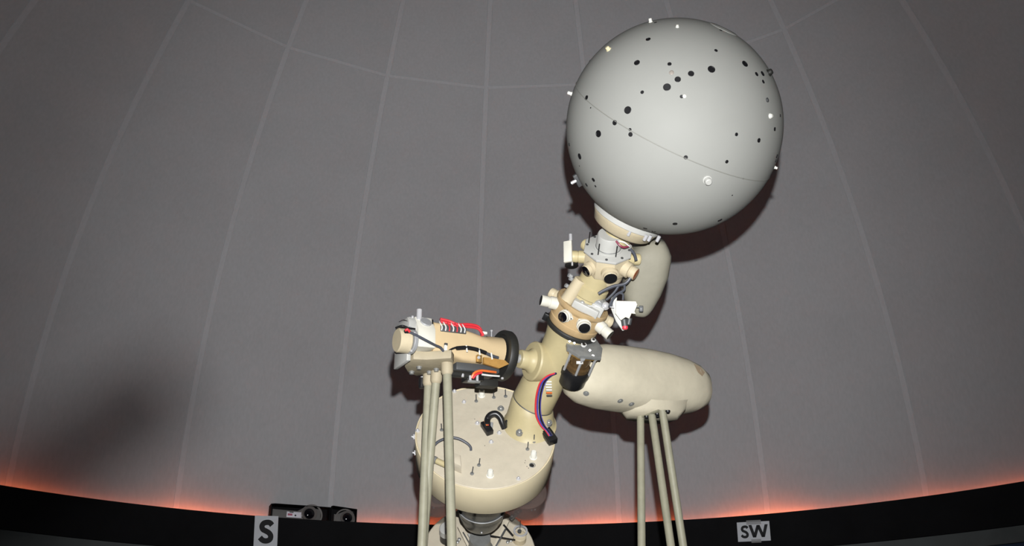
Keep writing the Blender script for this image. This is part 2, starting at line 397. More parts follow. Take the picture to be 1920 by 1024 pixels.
boot_t = BVHTree.FromPolygons([W[boot] @ v.co for v in boot.data.vertices], [tuple(f.vertices) for f in boot.data.polygons])

bm = NB(); lathe(bm, [(.090, .170), (.100, .171), (.104, .176), (.104, .184), (.100, .189), (.090, .190), (.090, .170)], MX(), 64)
part('drive_belt', bm, M_RUBBER, MU)
p = ax(.18)+(-u2)*.104+u1*.02; bm = NB(); box(bm, (.022, .018, .030), frame(p, AX, u2), .003); part('belt_clamp', bm, M_BLACK)
bm = NB(); lathe(bm, [(0, .188), (.094, .188), (.099, .194), (.100, .215), (.097, .218), (.096, .268), (.103, .276), (.105, .281), (.104, .291), (.101, .294), (.090, .294), (.0895, .288), (0, .288)], MX(), 64)
ring = part('planet_ring', bm, M_TAN, MU)
def barrel(parent, base, d, r, L, mat_b, mat_l, flare=1.0, plate=None, tip=.85, name='lens_barrel', upd=Z):
    """a stepped lens tube pointing along d, its glass a sibling part"""
    M = frame(base, d, upd)
    if plate:
        bm = NB(); box(bm, (plate, plate, .008), M, .003, (0, 0, .003)); part('lens_plate', bm, mat_b, None, parent)
        for sx, sy in ((1, 1), (1, -1), (-1, -1), (-1, 1)):
            bm = NB(); cyl(bm, M @ V((sx*plate*.40, sy*plate*.40, .005)), M @ V((sx*plate*.40, sy*plate*.40, .009)), .0026, seg=8); part('plate_screw', bm, M_DGREY, None, parent)
    bm = NB(); lathe(bm, [(0, -.01), (r*flare, -.01), (r*flare, L*.45), (r*.93, L*.5), (r*.93, L*.56), (r, L*.6), (r, L-.002), (r-.002, L), (r*tip, L), (r*tip, L-.004), (0, L-.004)], M, 28)
    part(name, bm, mat_b, None, parent)
    bm = NB(); lathe(bm, [(r*tip*1.0, L-.006), (r*tip*.99, L+.0005), (r*tip*.6, L+.002), (0, L+.003)], M, 28)
    part('lens', bm, mat_l, None, parent)
def radial(deg): t = math.radians(deg); return u1*math.cos(t)+u2*math.sin(t)
for deg, mb, ml, L, plate in ((-70, M_WHITE, M_LENSM, .066, None), (-22, M_WHITE, M_LENS, .030, .046), (22, M_WHITE, M_LENSM, .030, .046), (70, M_WHITE, M_LENSM, .062, None),
                       (-112, M_CREAM, M_LENSM, .05, None), (115, M_CREAM, M_LENSM, .05, None), (160, M_CREAM, M_LENSM, .04, None), (-155, M_CREAM, M_LENSM, .04, None)):
    d = (radial(deg)-AX*.12).normalized(); barrel(ring, ax(.254)+radial(deg)*.092, d, .0245 if deg == 22 else .0215, L, mb, ml, 1.12, plate, .9)
# top tray on the ring
bm = NB(); box(bm, (.050, .105, .034), MX(), .005, (.058, .016, .304)); box(bm, (.03, .05, .05), MX(), .004, (.05, .055, .31)); part('tray_block', bm, M_LGREY, MU, ring)
for (x, y), r, mt in (((1092, 567), .011, M_ALU), ((1088, 571), .008, M_DGREY), ((1123, 568), .016, M_ALU)):
    p = near(x, y, .31, -.055); bm = NB(); cyl(bm, p, p+(u1-AX*.2).normalized()*.016, r, seg=20, bev=.002); part('thumb_wheel', bm, mt, None, ring)
bm = NB(); tube(bm, [near(1093, 572, .31, -.07), near(1108, 574, .31, -.07), near(1124, 576, .31, -.07)], .002); part('wire_link', bm, M_STEEL, None, ring)
bm = NB(); cyl(bm, near(1061, 566, .30, -.03), near(1089, 524, .42, -.02), .0265, .024, 24, bev=.003)
strut = part('cage_strut', bm, M_CREAM)
for x, y in ((1074, 525), (1066, 538), (1072, 519)):
    p = near(x, y, .38, -.0); bm = NB(); cyl(bm, p, p+V((-.012, -.008, .004)), .008, seg=8); part('hex_nut', bm, M_ALU, None, strut)
bm = NB(); cyl(bm, near(1065, 558, .30, -.055), near(1065, 558, .30, -.062), .003, seg=8); part('strut_screw', bm, M_DGREY, None, strut)
# ---- tube up to the upper planet cage
bm = NB(); lathe(bm, [(0, .285), (.062, .285), (.062, .33), (.066, .335), (.066, .375), (.060, .38), (.060, .46), (.0, .46)], MX(), 48)
part('cage_tube', bm, M_CREAM2, MU)
# ---- upper planet cage (its own axis is the drum axis)
CG = ax(.499)
tc_ = (CAM-CG); e1 = (tc_-EC*tc_.dot(EC)).normalized(); e2 = EC.cross(e1)
ME = MX((e1, e2, EC)).transposed().to_4x4(); ME.translation = CG
def erad(deg): t = math.radians(deg); return e1*math.cos(t)+e2*math.sin(t)
oct8 = [(.094*math.cos(math.radians(22.5+45*k)), .094*math.sin(math.radians(22.5+45*k))) for k in range(8)]
bm = NB(); prism(bm, [(x*.93, y*.93) for x, y in oct8], -.05, .035, ME, .006)
lathe(bm, [(0, -.085), (.068, -.085), (.072, -.05), (0, -.05)], ME, 40)
cage = part('planet_cage', bm, M_CREAM)
bm = NB(); prism(bm, oct8, .033, .045, ME, .004); top = part('cage_plate', bm, M_LGREY, None, cage)
bm = NB(); lathe(bm, [(.054, .044), (.054, .048), (.047, .049), (.046, .100), (.043, .106), (0, .107)], ME, 40); part('cap', bm, M_LGREY, None, cage)
bm = NB(); lathe(bm, [(.0465, .049), (.0480, .051), (.0465, .053)], ME, 40); part('cap_joint', bm, M_DGREY, None, cage)
for deg, r in ((-32, .062), (32, .060), (100, .07), (-100, .075)):
    p = CG+erad(deg)*r+EC*.045; bm = NB(); cyl(bm, p-EC*.002, p+EC*.048, .0024, seg=8); part('locating_pin', bm, M_BLACK, None, cage)
for k in range(8):
    p = CG+erad(45*k)*.078+EC*.045; bm = NB(); cyl(bm, p, p+EC*.003, .005, seg=10); part('cage_screw', bm, M_DGREY, None, cage)
for deg, mb, ml, r, L, fl in ((-40, M_CREAM, M_LENS, .0225, .030, 1.2), (13, M_CREAM, M_LENSM, .0265, .030, 1.2), (64, M_CREAM, M_AMBER, .0245, .050, 1.25),
                        (-90, M_CREAM2, M_LENSM, .023, .056, 1.05), (-135, M_CREAM2, M_LENSM, .022, .05, 1.05), (108, M_CREAM2, M_LENSM, .022, .05, 1.05), (135, M_CREAM2, M_LENSM, .022, .04, 1.05), (180, M_CREAM2, M_LENSM, .022, .04, 1.05)):
    d = (erad(deg)-EC*.12).normalized(); barrel(cage, CG+erad(deg)*.078-EC*.012, d, r, L, mb, ml, fl, None, .93)
# white side plate with its pin and black socket, hung off the cage's left flank
p = near(1065, 472, .485, .0); Mp = frame(p, V((-.35, -.9, .05)).normalized(), Z)
bm = NB(); box(bm, (.088, .032, .012), Mp, .002); sp_ = part('side_plate', bm, M_WHITE, None, cage)
p = near(1070, 450, .485); bm = NB(); cyl(bm, p, p+Z*.024, .0065, seg=14, bev=.001); part('plate_pin', bm, M_CHROME, None, cage)
p = near(1072, 500, .47, .02); bm = NB(); cyl(bm, p, p+Z*.03, .026, .022, seg=20, bev=.003); part('socket', bm, M_BLACK, None, cage)
p = near(1073, 498, .47, -.012); bm = NB(); cyl(bm, p, p+Z*.014, .0035, seg=10); part('socket_pin', bm, M_CHROME, None, cage)
bm = NB(); tube(bm, [near(1155, 452, .56, -.07), near(1162, 460, .56, -.075), near(1170, 464, .56, -.07), near(1178, 462, .56, -.06)], .004); part('red_wire', bm, M_PURPLE, None, cage)
bm = NB(); tube(bm, [near(1160, 452, .56, -.07), near(1171, 455, .56, -.07), near(1180, 462, .56, -.06)], .003); part('white_wire', bm, M_WIREW, None, cage)
# ---- cream fibreglass cover behind the cage
secs = []
top_, bot_ = near(1219, 447, .56, .13), near(1200, 590, .40, .13)
dax = (top_-bot_); Ld = dax.length; dz = dax.normalized(); dx = RT-dz*RT.dot(dz); dx.normalize(); dy = dz.cross(dx)
def sup(c, x, y, a, b, n=40, p=2.8):
    o = []
    for k in range(n):
        t = 2*PI*k/n; cs, sn = math.cos(t), math.sin(t)
        o.append(c+x*a*math.copysign(abs(cs)**(2/p), cs)+y*b*math.copysign(abs(sn)**(2/p), sn))
    return o
kp = depth(top_)/FPX
for t, hw, sh, hd in ((0, .3, -2, .02), (.012, 14, -3, .055), (.05, 20, -4, .068), (.12, 26, -4, .076), (.30, 37, -4, .086), (.55, 41, 1, .092), (.75, 40, 3, .092), (.82, 38, 4, .09), (.90, 30, 6, .080), (.96, 22, 8, .068), (.99, 17, 9, .055), (1., .5, 8, .01)):
    secs.append(sup(bot_+dax*t+dx*(sh*kp), dx, dy, hw*kp, hd))
bm = NB(); loft(bm, secs); part('rear_cover', bm, M_SHELL_SHADED, angle=60)

# ---- little slide projector on the right of the ring
pj = near(1175, 578, .30, -.06)
Mj = frame(pj, (CAM-pj).normalized(), UP) @ MX.Diagonal((1, -1, 1, 1))
bm = NB(); prism(bm, [(.028, -.040), (.026, .034), (.014, .040), (-.012, .030), (-.022, .034), (-.020, .018), (-.040, .010), (-.034, -.004), (-.046, -.022), (-.020, -.042)], -.03, .02, Mj, .003)
aux = part('slide_projector', bm, M_WHITE)
bm = NB(); prism(bm, [(.052, -.052), (.040, -.036), (.0, -.040), (-.045, -.020), (-.083, -.008), (-.085, -.016), (-.050, -.040), (-.005, -.058), (.03, -.060)], -.036, -.024, Mj, .001); part('yoke_plate', bm, M_LGREY, None, aux)
bm = NB(); cyl(bm, Mj @ V((-.040, -.010, 0)), Mj @ V((-.068, -.006, 0)), .012, seg=16, bev=.002); cyl(bm, Mj @ V((-.036, .012, -.004)), Mj @ V((-.062, .006, -.004)), .010, seg=16, bev=.002); part('lamp_holder', bm, M_DGREY, None, aux)
bm = NB(); cyl(bm, Mj @ V((-.064, -.006, .002)), Mj @ V((-.080, -.006, .004)), .011, seg=18, bev=.004); part('red_cap', bm, M_RED2, None, aux)
bm = NB(); cyl(bm, Mj @ V((.004, -.046, .01)), Mj @ V((.006, -.074, .01)), .004, seg=10); part('pivot_rod', bm, M_CHROME, None, aux)
bm = NB(); bmesh.ops.create_uvsphere(bm, u_segments=24, v_segments=14, radius=.0165, matrix=MX.Translation(Mj @ V((.008, -.080, .008)))); part('pivot_ball', bm, M_CHROME, None, aux)
bm = NB(); cyl(bm, Mj @ V((.012, -.086, -.01)), Mj @ V((.016, -.104, .002)), .023, seg=24, bev=.003); part('pivot_disc', bm, M_STEEL, None, aux)
bm = NB(); box(bm, (.024, .016, .03), Mj, .003, (-.002, .054, -.03)); box(bm, (.004, .03, .02), Mj, .001, (.004, .042, -.02)); part('bracket', bm, M_DGREY, None, aux)
for P, r in (([(1182, 466), (1190, 478), (1193, 489)], .0055), ([(1184, 519), (1172, 532), (1150, 537), (1132, 545), (1122, 551)], .006),
             ([(1171, 535), (1170, 544), (1155, 553), (1146, 566), (1142, 576)], .0045), ([(1168, 563), (1168, 552), (1160, 550), (1150, 560), (1146, 574)], .004),
             ([(1160, 536), (1152, 548), (1140, 560), (1136, 562)], .0045)):
    bm = NB(); tube(bm, [near(x, y, .40, -.085) for x, y in P], r); part('signal_cable', bm, M_CABLE)

# ---- altitude shaft: frame x = north, y = up, z = to the left along the shaft
def sq(s):                                   # where each station of the drive unit sits along the shaft
    K = ((0., 0.), (.178, .205), (.211, .240), (.472, .541), (.529, .612), (.600, .667), (.655, .706), (.8, .85))
    for (a, b), (c, d) in zip(K[:-1], K[1:]):
        if s <= c: return b+(d-b)*(s-a)/(c-a)
MW = MX((NO, Z, -WE)).transposed().to_4x4(); MW.translation = P0
bm = NB(); lathe(bm, [(0, .0), (.070, .0), (.076, .062), (.078, .088), (.074, .094), (.050, .096), (.040, .106), (.036, .120), (.036, .146), (.033, .150), (0, .150)], MX(), 48)
boss = part('shaft_boss', bm, M_CREAM2, MW)
bm = NB(); lathe(bm, [(0, .148), (.018, .148), (.018, .214), (0, .214)], MX(), 28); part('shaft', bm, M_ALU, MW, boss)
bm = NB(); lathe(bm, [(0, .209), (.062, .209), (.066, .206), (.094, .204), (.097, .209), (.097, .232), (.094, .237), (.080, .237), (.076, .232), (0, .232)], MX(), 64)
wheel = part('altitude_wheel', bm, M_RUBBER, MW)
# ---- drive unit on the left, drooping a little towards its far end
MV = MW @ MX(((1, 0, 0, 0), (0, 1, -.08, .08*.22), (0, 0, 1, 0), (0, 0, 0, 1)))
def rr(s, n0, y0, y1, nn=32, p=5., nc=0.):
    c = V((nc, (y0+y1)/2, sq(s))); return [MV @ q for q in sup(c, V((1, 0, 0)), V((0, 1, 0)), n0, (y1-y0)/2, nn, p)]
drive = None
bm = NB(); loft(bm, [rr(.210, .060, -.052, .068, p=2.), rr(.262, .060, -.052, .068, p=2.), rr(.272, .060, -.052, .060, p=2.8), rr(.298, .060, -.055, .058, p=4.), rr(.330, .060, -.056, .064, p=6.),
                     rr(.366, .060, -.052, .072, p=7), rr(.40, .061, -.042, .078, p=7), rr(.44, .062, -.036, .084, p=8), rr(.472, .062, -.032, .086, p=8)])
drive = part('drive_housing', bm, mat('drive_tan_paint', (.52, .40, .235), .45, vary=.06, scale=14, spec=.35))
bm = NB(); box(bm, (.10, .030, .18), MV, .004, (-.005, -.072, .350)); part('shaded_underside', bm, M_DGREY, None, drive)  # dark slab below the housing; its underside's shade is put into the colour
# gearbox, white cover, motor
bm = NB(); prism(bm, [(-.06, -.020), (.055, -.020), (.064, -.014), (.064, .072), (.045, .095), (-.06, .095)], sq(.528), .642, MV, .004); box(bm, (.115, .09, .016), MV, .003, (-.002, -.028, .6335)); part('gearbox', bm, M_LGREY, None, drive)
bm = NB(); prism(bm, [(-.06, -.026), (.082, -.026), (.085, -.022), (.080, .045), (.045, .100), (-.06, .104)], sq(.474), sq(.529), MV, .003); part('gearbox_cover', bm, M_WHITE, None, drive)
nrm_ = (MV.to_3x3() @ V((.055, .035, 0))).normalized()
p = MV @ V((.064, .076, sq(.500))); bm = NB(); cyl(bm, p-nrm_*.004, p+nrm_*.004, .022, seg=28, bev=.002); part('bearing_cap', bm, M_ALU, None, drive)
bm = NB(); cyl(bm, MV @ V((.05, .085, sq(.517))), MV @ V((.05, .128, sq(.517))), .0105, seg=18, bev=.0015); part('breather_pin', bm, M_CHROME, None, drive)
bm = NB(); cyl(bm, MV @ V((.068, -.006, .642)), MV @ V((.068, -.006, .688)), .044, .0435, 40, bev=.004); motor = part('motor_cap', bm, M_CREAM, None, drive)
bm = NB(); cyl(bm, MV @ V((.066, -.006, .628)), MV @ V((.068, -.006, .643)), .046, seg=32, bev=.002); part('motor_flange', bm, M_ALU, None, drive)
for a_ in (20, 80, 200, 300):
    t = math.radians(a_); p = MV @ V((.066+.048*math.cos(t), -.006+.050*math.sin(t), .637)); bm = NB(); cyl(bm, p, p-WE*.007, .005, seg=10, bev=.001); part('flange_screw', bm, M_CHROME, None, drive)
for x_, s_ in ((.03, .545), (.03, .533), (-.02, .55), (.044, .54)):
    p = MV @ V((x_, .093, sq(s_))); bm = NB(); cyl(bm, p, p+Z*.009, .0045, seg=10, bev=.001); part('gearbox_screw', bm, M_CHROME, None, drive)
def nw(x, y, s, n):                          # a pixel placed in the plane n metres in front of the shaft
    return on_plane(x, y, P0+NO*n, NO)
bm = NB(); cyl(bm, nw(761, 622, 0, .104), nw(763, 623, 0, .112), .0095, seg=16, bev=.001); part('grommet', bm, M_BLACK, None, drive)
bm = NB(); tube(bm, [nw(760, 620, 0, .112), nw(764, 618, 0, .118), nw(769, 623, 0, .114)], .0045); part('red_lead', bm, M_RED, None, drive)
bm = NB(); tube(bm, [nw(742, 615, 0, .10), nw(754, 611, 0, .10), nw(766, 615, 0, .11), nw(778, 617, 0, .10)], .0035); part('black_lead', bm, M_BLACK, None, drive)
bm = NB(); tube(bm, [nw(748, 604, 0, .05), nw(757, 600, 0, .05), nw(768, 604, 0, .05)], .0012); part('thin_lead', bm, M_BLACK, None, drive)
bm = NB(); tube(bm, [nw(768, 623, 0, .115), nw(785, 631, 0, .112), nw(800, 639, 0, .108), nw(815, 647, 0, .095), nw(826, 652, 0, .085), nw(832, 660, 0, .08)], .0048); part('grey_lead', bm, M_CABLE, None, drive)
bm = NB(); tube(bm, [nw(837, 662, 0, .078), nw(846, 655, 0, .078), nw(858, 651, 0, .078), nw(872, 650, 0, .078)], .0035); part('black_lead', bm, M_BLACK, None, drive)
bm = NB(); tube(bm, [nw(856, 653, 0, .074), nw(874, 652, 0, .076), nw(892, 655, 0, .076), nw(911, 662, 0, .074)], .0078); part('cable_sleeve', bm, M_BLACK, None, drive)
bm = NB(); tube(bm, [nw(908, 661, 0, .074), nw(922, 667, 0, .072), nw(934, 671, 0, .068)], .006); part('cable_sleeve', bm, M_CABLE, None, drive)
for x, y in ((875, 654), (899, 660), (922, 668)):
    bm = NB(); cyl(bm, nw(x-1, y-6, 0, .080), nw(x+1, y+6, 0, .080), .0030, seg=8); part('cable_tie', bm, M_KNOB, None, drive)
p = nw(835, 655, 0, .075); bm = NB(); box(bm, (.030, .012, .012), frame(p, NO, Z), .003, (.0, 0, 0)); part('cable_clip', bm, M_KNOB, None, drive)
p = nw(836, 646, 0, .070); bm = NB(); box(bm, (.010, .012, .008), frame(p, NO, Z), .001); part('latch', bm, M_DGREY, None, drive)
q0 = [nw(x, y, 0, .068) for x, y in ((905, 671), (944, 677), (952, 684), (934, 692), (905, 683))]
bm = NB(); a_ = [bm.verts.new(v) for v in q0]; b_ = [bm.verts.new(v+NO*.010) for v in q0]
bm.faces.new(a_); bm.faces.new(b_[::-1])
for k in range(5): bm.faces.new((a_[k], a_[(k+1) % 5], b_[(k+1) % 5], b_[k]))
part('amber_bracket', bm, M_BRACKET, None, drive)
p = nw(898, 673, 0, .072); bm = NB(); box(bm, (.028, .020, .014), frame(p, NO, Z), .002); part('bracket_clamp', bm, M_BRASS, None, drive)
p = nw(897, 671, 0, .080); bm = NB(); cyl(bm, p, p+NO*.006, .006, seg=12, bev=.001); part('clamp_screw', bm, M_CHROME, None, drive)
# terminal strip and red loom on top
def dn(n, s, y): return MV @ V((n, y, sq(s)))
bm = NB(); box(bm, (.010, .026, .105), MV, .002, (.060, .060, sq(.405))); part('terminal_strip', bm, M_DGREY, None, drive)
for k in range(7):
    s_ = .448-.0135*k; bm = NB(); mt = (M_WIREW, M_KNOB, M_RED, M_WIREW, M_RED, M_KNOB, M_WIREW)[k]
    tube(bm, [dn(.066, s_, .050), dn(.069, s_, .064), dn(.060, s_+.004, .082), dn(.045, s_, .094)], .0024); part('terminal_lead', bm, mt, None, drive)
for k, (mt, o) in enumerate(((M_PURPLE, (0, 0)), (M_RED, (.006, -.006)), (M_RED, (.004, .003)), (M_RED, (.011, -.010)))):
    bm = NB(); tube(bm, [dn(.04+o[0], .445, .100+o[1]), dn(.044+o[0], .415, .094+o[1]), dn(.048+o[0], .385, .083+o[1]), dn(.048+o[0], .350, .088+o[1]), dn(.046+o[0], .315, .086+o[1]), dn(.044+o[0], .298, .070+o[1]), dn(.042+o[0], .294, .054+o[1]*.3)], .0052); part('red_loom', bm, mt, None, drive)
bm = NB(); box(bm, (.020, .010, .022), MV, .002, (.045, .064, sq(.288))); part('white_clip', bm, M_KNOB, None, drive)
for s_, y_ in ((.40, .088), (.385, .085), (.355, .082), (.247, .070)):
    bm = NB(); cyl(bm, dn(.02, s_, y_-.01), dn(.02, s_, y_+.018), .0022, seg=8); lathe(bm, [(0, -.003), (.005, -.003), (.005, .002), (0, .003)], frame(dn(.02, s_, y_+.018), Z), 10); part('top_screw', bm, M_CHROME, None, drive)
bm = NB(); tube(bm, [dn(.03, .470, .085), dn(.05, .474, .092), dn(.062, .478, .070)], .003); part('black_lead', bm, M_BLACK, None, drive)
# wiring hung under the drive unit
bm = NB(); box(bm, (.05, .026, .07), MV, .003, (.02, -.108, sq(.315))); part('connector_block', bm, M_BLACK, None, drive)
bm = NB(); cyl(bm, dn(.045, .41, -.104), dn(.04, .33, -.104), .013, seg=16, bev=.002); part('under_rod', bm, M_RUBBER, None, drive)
bm = NB(); tube(bm, [dn(.055, .335, -.118), dn(.062, .328, -.100), dn(.062, .305, -.089), dn(.058, .270, -.088), dn(.050, .245, -.086)], .0045); part('orange_lead', bm, M_ORANGE, None, drive)
bm = NB(); tube(bm, [dn(.058, .332, -.120), dn(.064, .322, -.106), dn(.062, .302, -.096)], .0045); part('red_lead', bm, M_RED, None, drive)
bm = NB(); tube(bm, [dn(.058, .300, -.102), dn(.060, .270, -.104), dn(.055, .235, -.102)], .0035); part('white_lead', bm, M_WIREW, None, drive)
for s_, y0_, y1_ in ((.338, -.128, -.108), (.313, -.128, -.098), (.365, -.116, -.104), (.222, -.105, -.112)):
    bm = NB(); cyl(bm, dn(.052, s_, y0_), dn(.052, s_, y1_), .0052, seg=10, bev=.001); part('terminal_post', bm, M_CHROME, None, drive)
bm = NB(); box(bm, (.012, .008, .05), MV, .001, (.05, -.130, sq(.325))); part('terminal_bar', bm, M_STEEL, None, drive)
bm = NB(); box(bm, (.04, .028, .08), MV, .004, (.0, -.118, sq(.255))); part('junction_box', bm, M_RUBBER, None, drive)

# ---- motor pack on the column's right flank
mo = near(1095, 656, .09, -.085); mdir = (at_depth(1068, 722, depth(mo))-mo).normalized()*.80+ray(1095, 656)*.60
mx_ = (RT-mdir*RT.dot(mdir)).normalized()
Mm = frame(mo, mdir, mx_) @ MX.Scale(1.22, 4); km = depth(mo)/FPX
ht = CAM-mo; hy = Mm.to_3x3().transposed() @ ht; sgn = 1 if hy.y > 0 else -1
bm = NB(); prism(bm, [(-.062, -.03), (.040, -.05), (.058, -.01), (.050, sgn*.035), (-.02, sgn*.045), (-.058, sgn*.02)], -.012, .002, Mm, .002); pack = part('motor_bracket', bm, M_STEEL)
bm = NB(); prism(bm, [(-.052, -.03), (.036, -.04), (.050, -.01), (.044, sgn*.028), (-.018, sgn*.036), (-.050, sgn*.016)], .002, .014, Mm, .002); part('gear_plate', bm, M_BRASS, None, pack)
bm = NB(); lathe(bm, [(0, .014), (.034, .014), (.034, .040), (.030, .042), (.030, .060), (.038, .062), (.040, .078), (0, .078)], Mm, 32); part('gear_housing', bm, mat('bronze', (.16, .10, .045), .35, .6), None, pack)
bm = NB(); lathe(bm, [(0, .074), (.046, .074), (.048, .080), (.048, .100), (.045, .102), (.045, .134), (.041, .142), (0, .144)], Mm, 36); part('stepper_motor', bm, M_BLACK, None, pack)
for x_, y_ in ((-.042, sgn*.02), (.038, sgn*.026), (-.006, sgn*.040), (.040, -sgn*.03), (-.045, -.02*sgn)):
    bm = NB(); cyl(bm, Mm @ V((x_, y_, .004)), Mm @ V((x_, y_, .078)), .0052, seg=12); lathe(bm, [(0, -.004), (.008, -.004), (.008, .002), (.004, .006), (0, .006)], Mm @ MX.Translation((x_, y_, .004)), 12); part('spacer_post', bm, M_ALU, None, pack)
for x, y, r in ((1094, 648, .011), (1112, 639, .009)):
    p = near(x, y, .10, -.11); bm = NB(); d_ = (CAM-p).normalized(); lathe(bm, [(r*.6, 0), (r, 0), (r, .006), (r*.6, .006), (r*.6, 0)], frame(p, -mdir), 18); part('snap_ring', bm, M_WIREW, None, pack)
    bm = NB(); lathe(bm, [(0, 0), (r*.62, 0), (r*.62, .008), (0, .009)], frame(p, -mdir), 16); part('shaft_end', bm, M_BLACK, None, pack)
for x, y in ((1068, 640), (1077, 643), (1106, 657), (1112, 667)):
    p = near(x, y, .10, -.112); bm = NB(); cyl(bm, p, p+(CAM-p).normalized()*.006, .0048, seg=10, bev=.001); part('bracket_screw', bm, M_CHROME, None, pack)
p = near(1087, 680, .07, -.12); bm = NB(); box(bm, (.026, .012, .006), frame(p, (CAM-p).normalized(), RT), .001); part('rating_label', bm, M_LGREY, None, pack)
# resistor bank and wire bundle
for k in range(6):
    a_, b_ = near(1022+k*.6, 716+k*5.2, -.08, -.10), near(1034+k*.2, 716+k*5.2, -.08, -.09); bm = NB(); cyl(bm, a_, b_, .0036, seg=10, bev=.001); part('resistor', bm, (M_KNOB, M_WIREW, M_KNOB, M_WIREW, M_ORANGE, M_DGREY)[k], None, col)
for k, (mt, o) in enumerate(((M_RED, -4.5), (M_ORANGE, -2.8), (M_BLUEW, -1.), (M_WIREW, .8), (M_BLACK, 2.6), (M_BLUEW, 4.2))):
    path = [(1042, 700, -.02), (1030, 705, -.05), (1018, 717, -.08), (1011, 738, -.12), (1008.5, 760, -.17), (1010, 780, -.20), (1017, 797, -.23), (1026, 808, -.25), (1032, 817, -.26)]
    pts = []
    for i, (x, y, s) in enumerate(path):
        sp = (.3, .7, 1, 1, 1, 1, .8, .5, .5)[i]; pts.append(near(x+o*sp, y, s, -.115+.004*(k % 2)))
    bm = NB(); tube(bm, pts, .0034); part('wire', bm, mt, None, col)
pc = on_plane(1028, 817, DC+EC*.012, EC); Mc = frame(pc, EC, (on_plane(1036, 832, DC, EC)-on_plane(1014, 800, DC, EC)).normalized())
bm = NB(); box(bm, (.085, .038, .030), Mc, .003, (0, 0, .004)); box(bm, (.05, .044, .02), Mc, .003, (.012, 0, .004)); part('cable_connector', bm, M_BLACK, None, col)
for k in range(3):
    bm = NB(); box(bm, (.036, .002, .002), Mc, 0, (.004, -.010+.009*k, .0195)); part('connector_rib', bm, M_DGREY, None, col)

# ---- drum
TH = .150
bm = NB(); lathe(bm, [(0, -.004), (RDR-.006, -.004), (RDR-.004, .001), (RDR-.001, .001), (RDR, -.002), (RDR-.001, -TH+.012), (RDR-.010, -TH), (0, -TH)], MX(), 128)
drum = part('drum_shell', bm, M_SIDE, MDr)
bm = NB(); lathe(bm, [(0, -.006), (RDR-.007, -.006), (RDR-.007, -.001), (RDR-.009, .001), (0, .0015)], MX(), 128); part('drum_face', bm, M_FACE, MDr, drum)
def fp(x, y, h=.001): return on_plane(x, y, DC+EC*h, EC)
def facet(name, x, y, prof, m, seg=16, parent=drum):
    bm = NB(); lathe(bm, prof, MX(), seg); part(name, bm, m, frame(fp(x, y), EC), parent)
acorn = lambda r: [(r*1.35, 0), (r*1.35, .0015), (r, .002), (r, .005), (r*.75, .005+r*.6), (r*.35, .005+r*.85), (0, .005+r*.9)]
for x, y, r in ((852, 734, .0065), (870, 754, .0065), (895, 794, .007), (936, 812, .007), (921, 829, .007), (783, 808, .0065), (972, 898, .0065)):
    facet('dome_nut', x, y, acorn(r), M_CHROME)
for x, y in ((939, 767), (974, 811), (1029, 793)):
    h_ = boot_t.ray_cast(CAM, ray(x, y)); p = h_[0] or fp(x, y); bm = NB()
    lathe(bm, [(.014, -.008), (.014, .003), (.010, .004), (.010, .010), (.008, .012), (.005, .012), (.0045, .008), (0, .008)], MX(), 20); part('foot_bolt', bm, M_STEEL, frame(p, EC), drum)
for x, y, h in ((903, 742, .034), (1000, 858, .034), (919, 892, .030)):
    facet('white_knob', x, y, [(.0145, 0), (.0145, .0015), (.0115, .002), (.0115, h-.006), (.0085, h), (0, h+.001)], M_KNOB, 20)
for x, y, lx, ly in ((926, 746, -4, -12), (948, 744, -3, -13), (893, 753, -2, -12), (828, 807, -2, -9), (1001, 829, 0, -13), (989, 843, 2, -14), (898, 873, 4, -11), (885, 889, 5, -12)):
    facet('pin_base', x, y, [(.0075, 0), (.0075, .004), (.005, .005), (0, .005)], M_STEEL, 12)
    a_ = fp(x, y); d_ = (fp(x+lx, y+ly)-a_)*.35+EC*.028; bm = NB(); cyl(bm, a_, a_+d_, .0022, seg=8); part('pin', bm, M_DGREY, None, drum)
facet('socket_rim', 998, 873, [(.0115, 0), (.0125, .002), (.0105, .003), (.0095, .001), (.0095, -.0002), (0, -.0002)], M_STEEL, 20)
facet('socket_hole', 997, 873, [(.0093, .0006), (0, .0008)], M_BLACK, 20)
for x, y in ((984, 868), (988, 875), (985, 864), (991, 878), (890, 786), (909, 836)):
    facet('drill_mark', x, y, [(.0018, 0), (.0016, .0008), (0, .001)], M_DGREY, 8)
# black hose with its plug
hz = lambda x, y, h: fp(x, y, h)
bm = NB(); tube(bm, [hz(914, 797, .03), hz(914, 786, .035), hz(920, 778, .05), hz(930, 776, .055), hz(938, 783, .045), hz(942, 793, .03), hz(946, 803, .012)], .0125, 12); part('hose', bm, M_BLACK, None, drum)
p = fp(913, 803, .012); Mq = frame(p, EC, (fp(922, 817)-fp(904, 790)).normalized()); bm = NB(); box(bm, (.062, .030, .026), Mq, .004); part('hose_plug', bm, M_BLACK, None, drum)
bm = NB(); cyl(bm, fp(921, 803, .010), fp(922, 793, .014), .0065, seg=12, bev=.001); part('hose_ferrule', bm, M_ALU, None, drum)
for o in range(3):
    bm = NB(); tube(bm, [fp(908+o*2, 790, .028), fp(910+o*2, 794, .033), fp(913+o*1.5, 798, .030)], .0025); part('hose_wire', bm, (M_ORANGE, M_BRASS, M_RED)[o], None, drum)
bm = NB(); tube(bm, [hz(950, 800, .012), hz(949, 793, .02), hz(951, 788, .028)], .006); part('hose_clip', bm, M_BLACK, None, drum)
bm = NB(); tube(bm, [hz(812, 838, .02), hz(822, 828, .03), hz(840, 821, .035), hz(858, 822, .035), hz(874, 830, .025), hz(882, 838, .012), hz(883, 845, .0)], .0052); part('face_cable', bm, M_CABLE, None, drum)
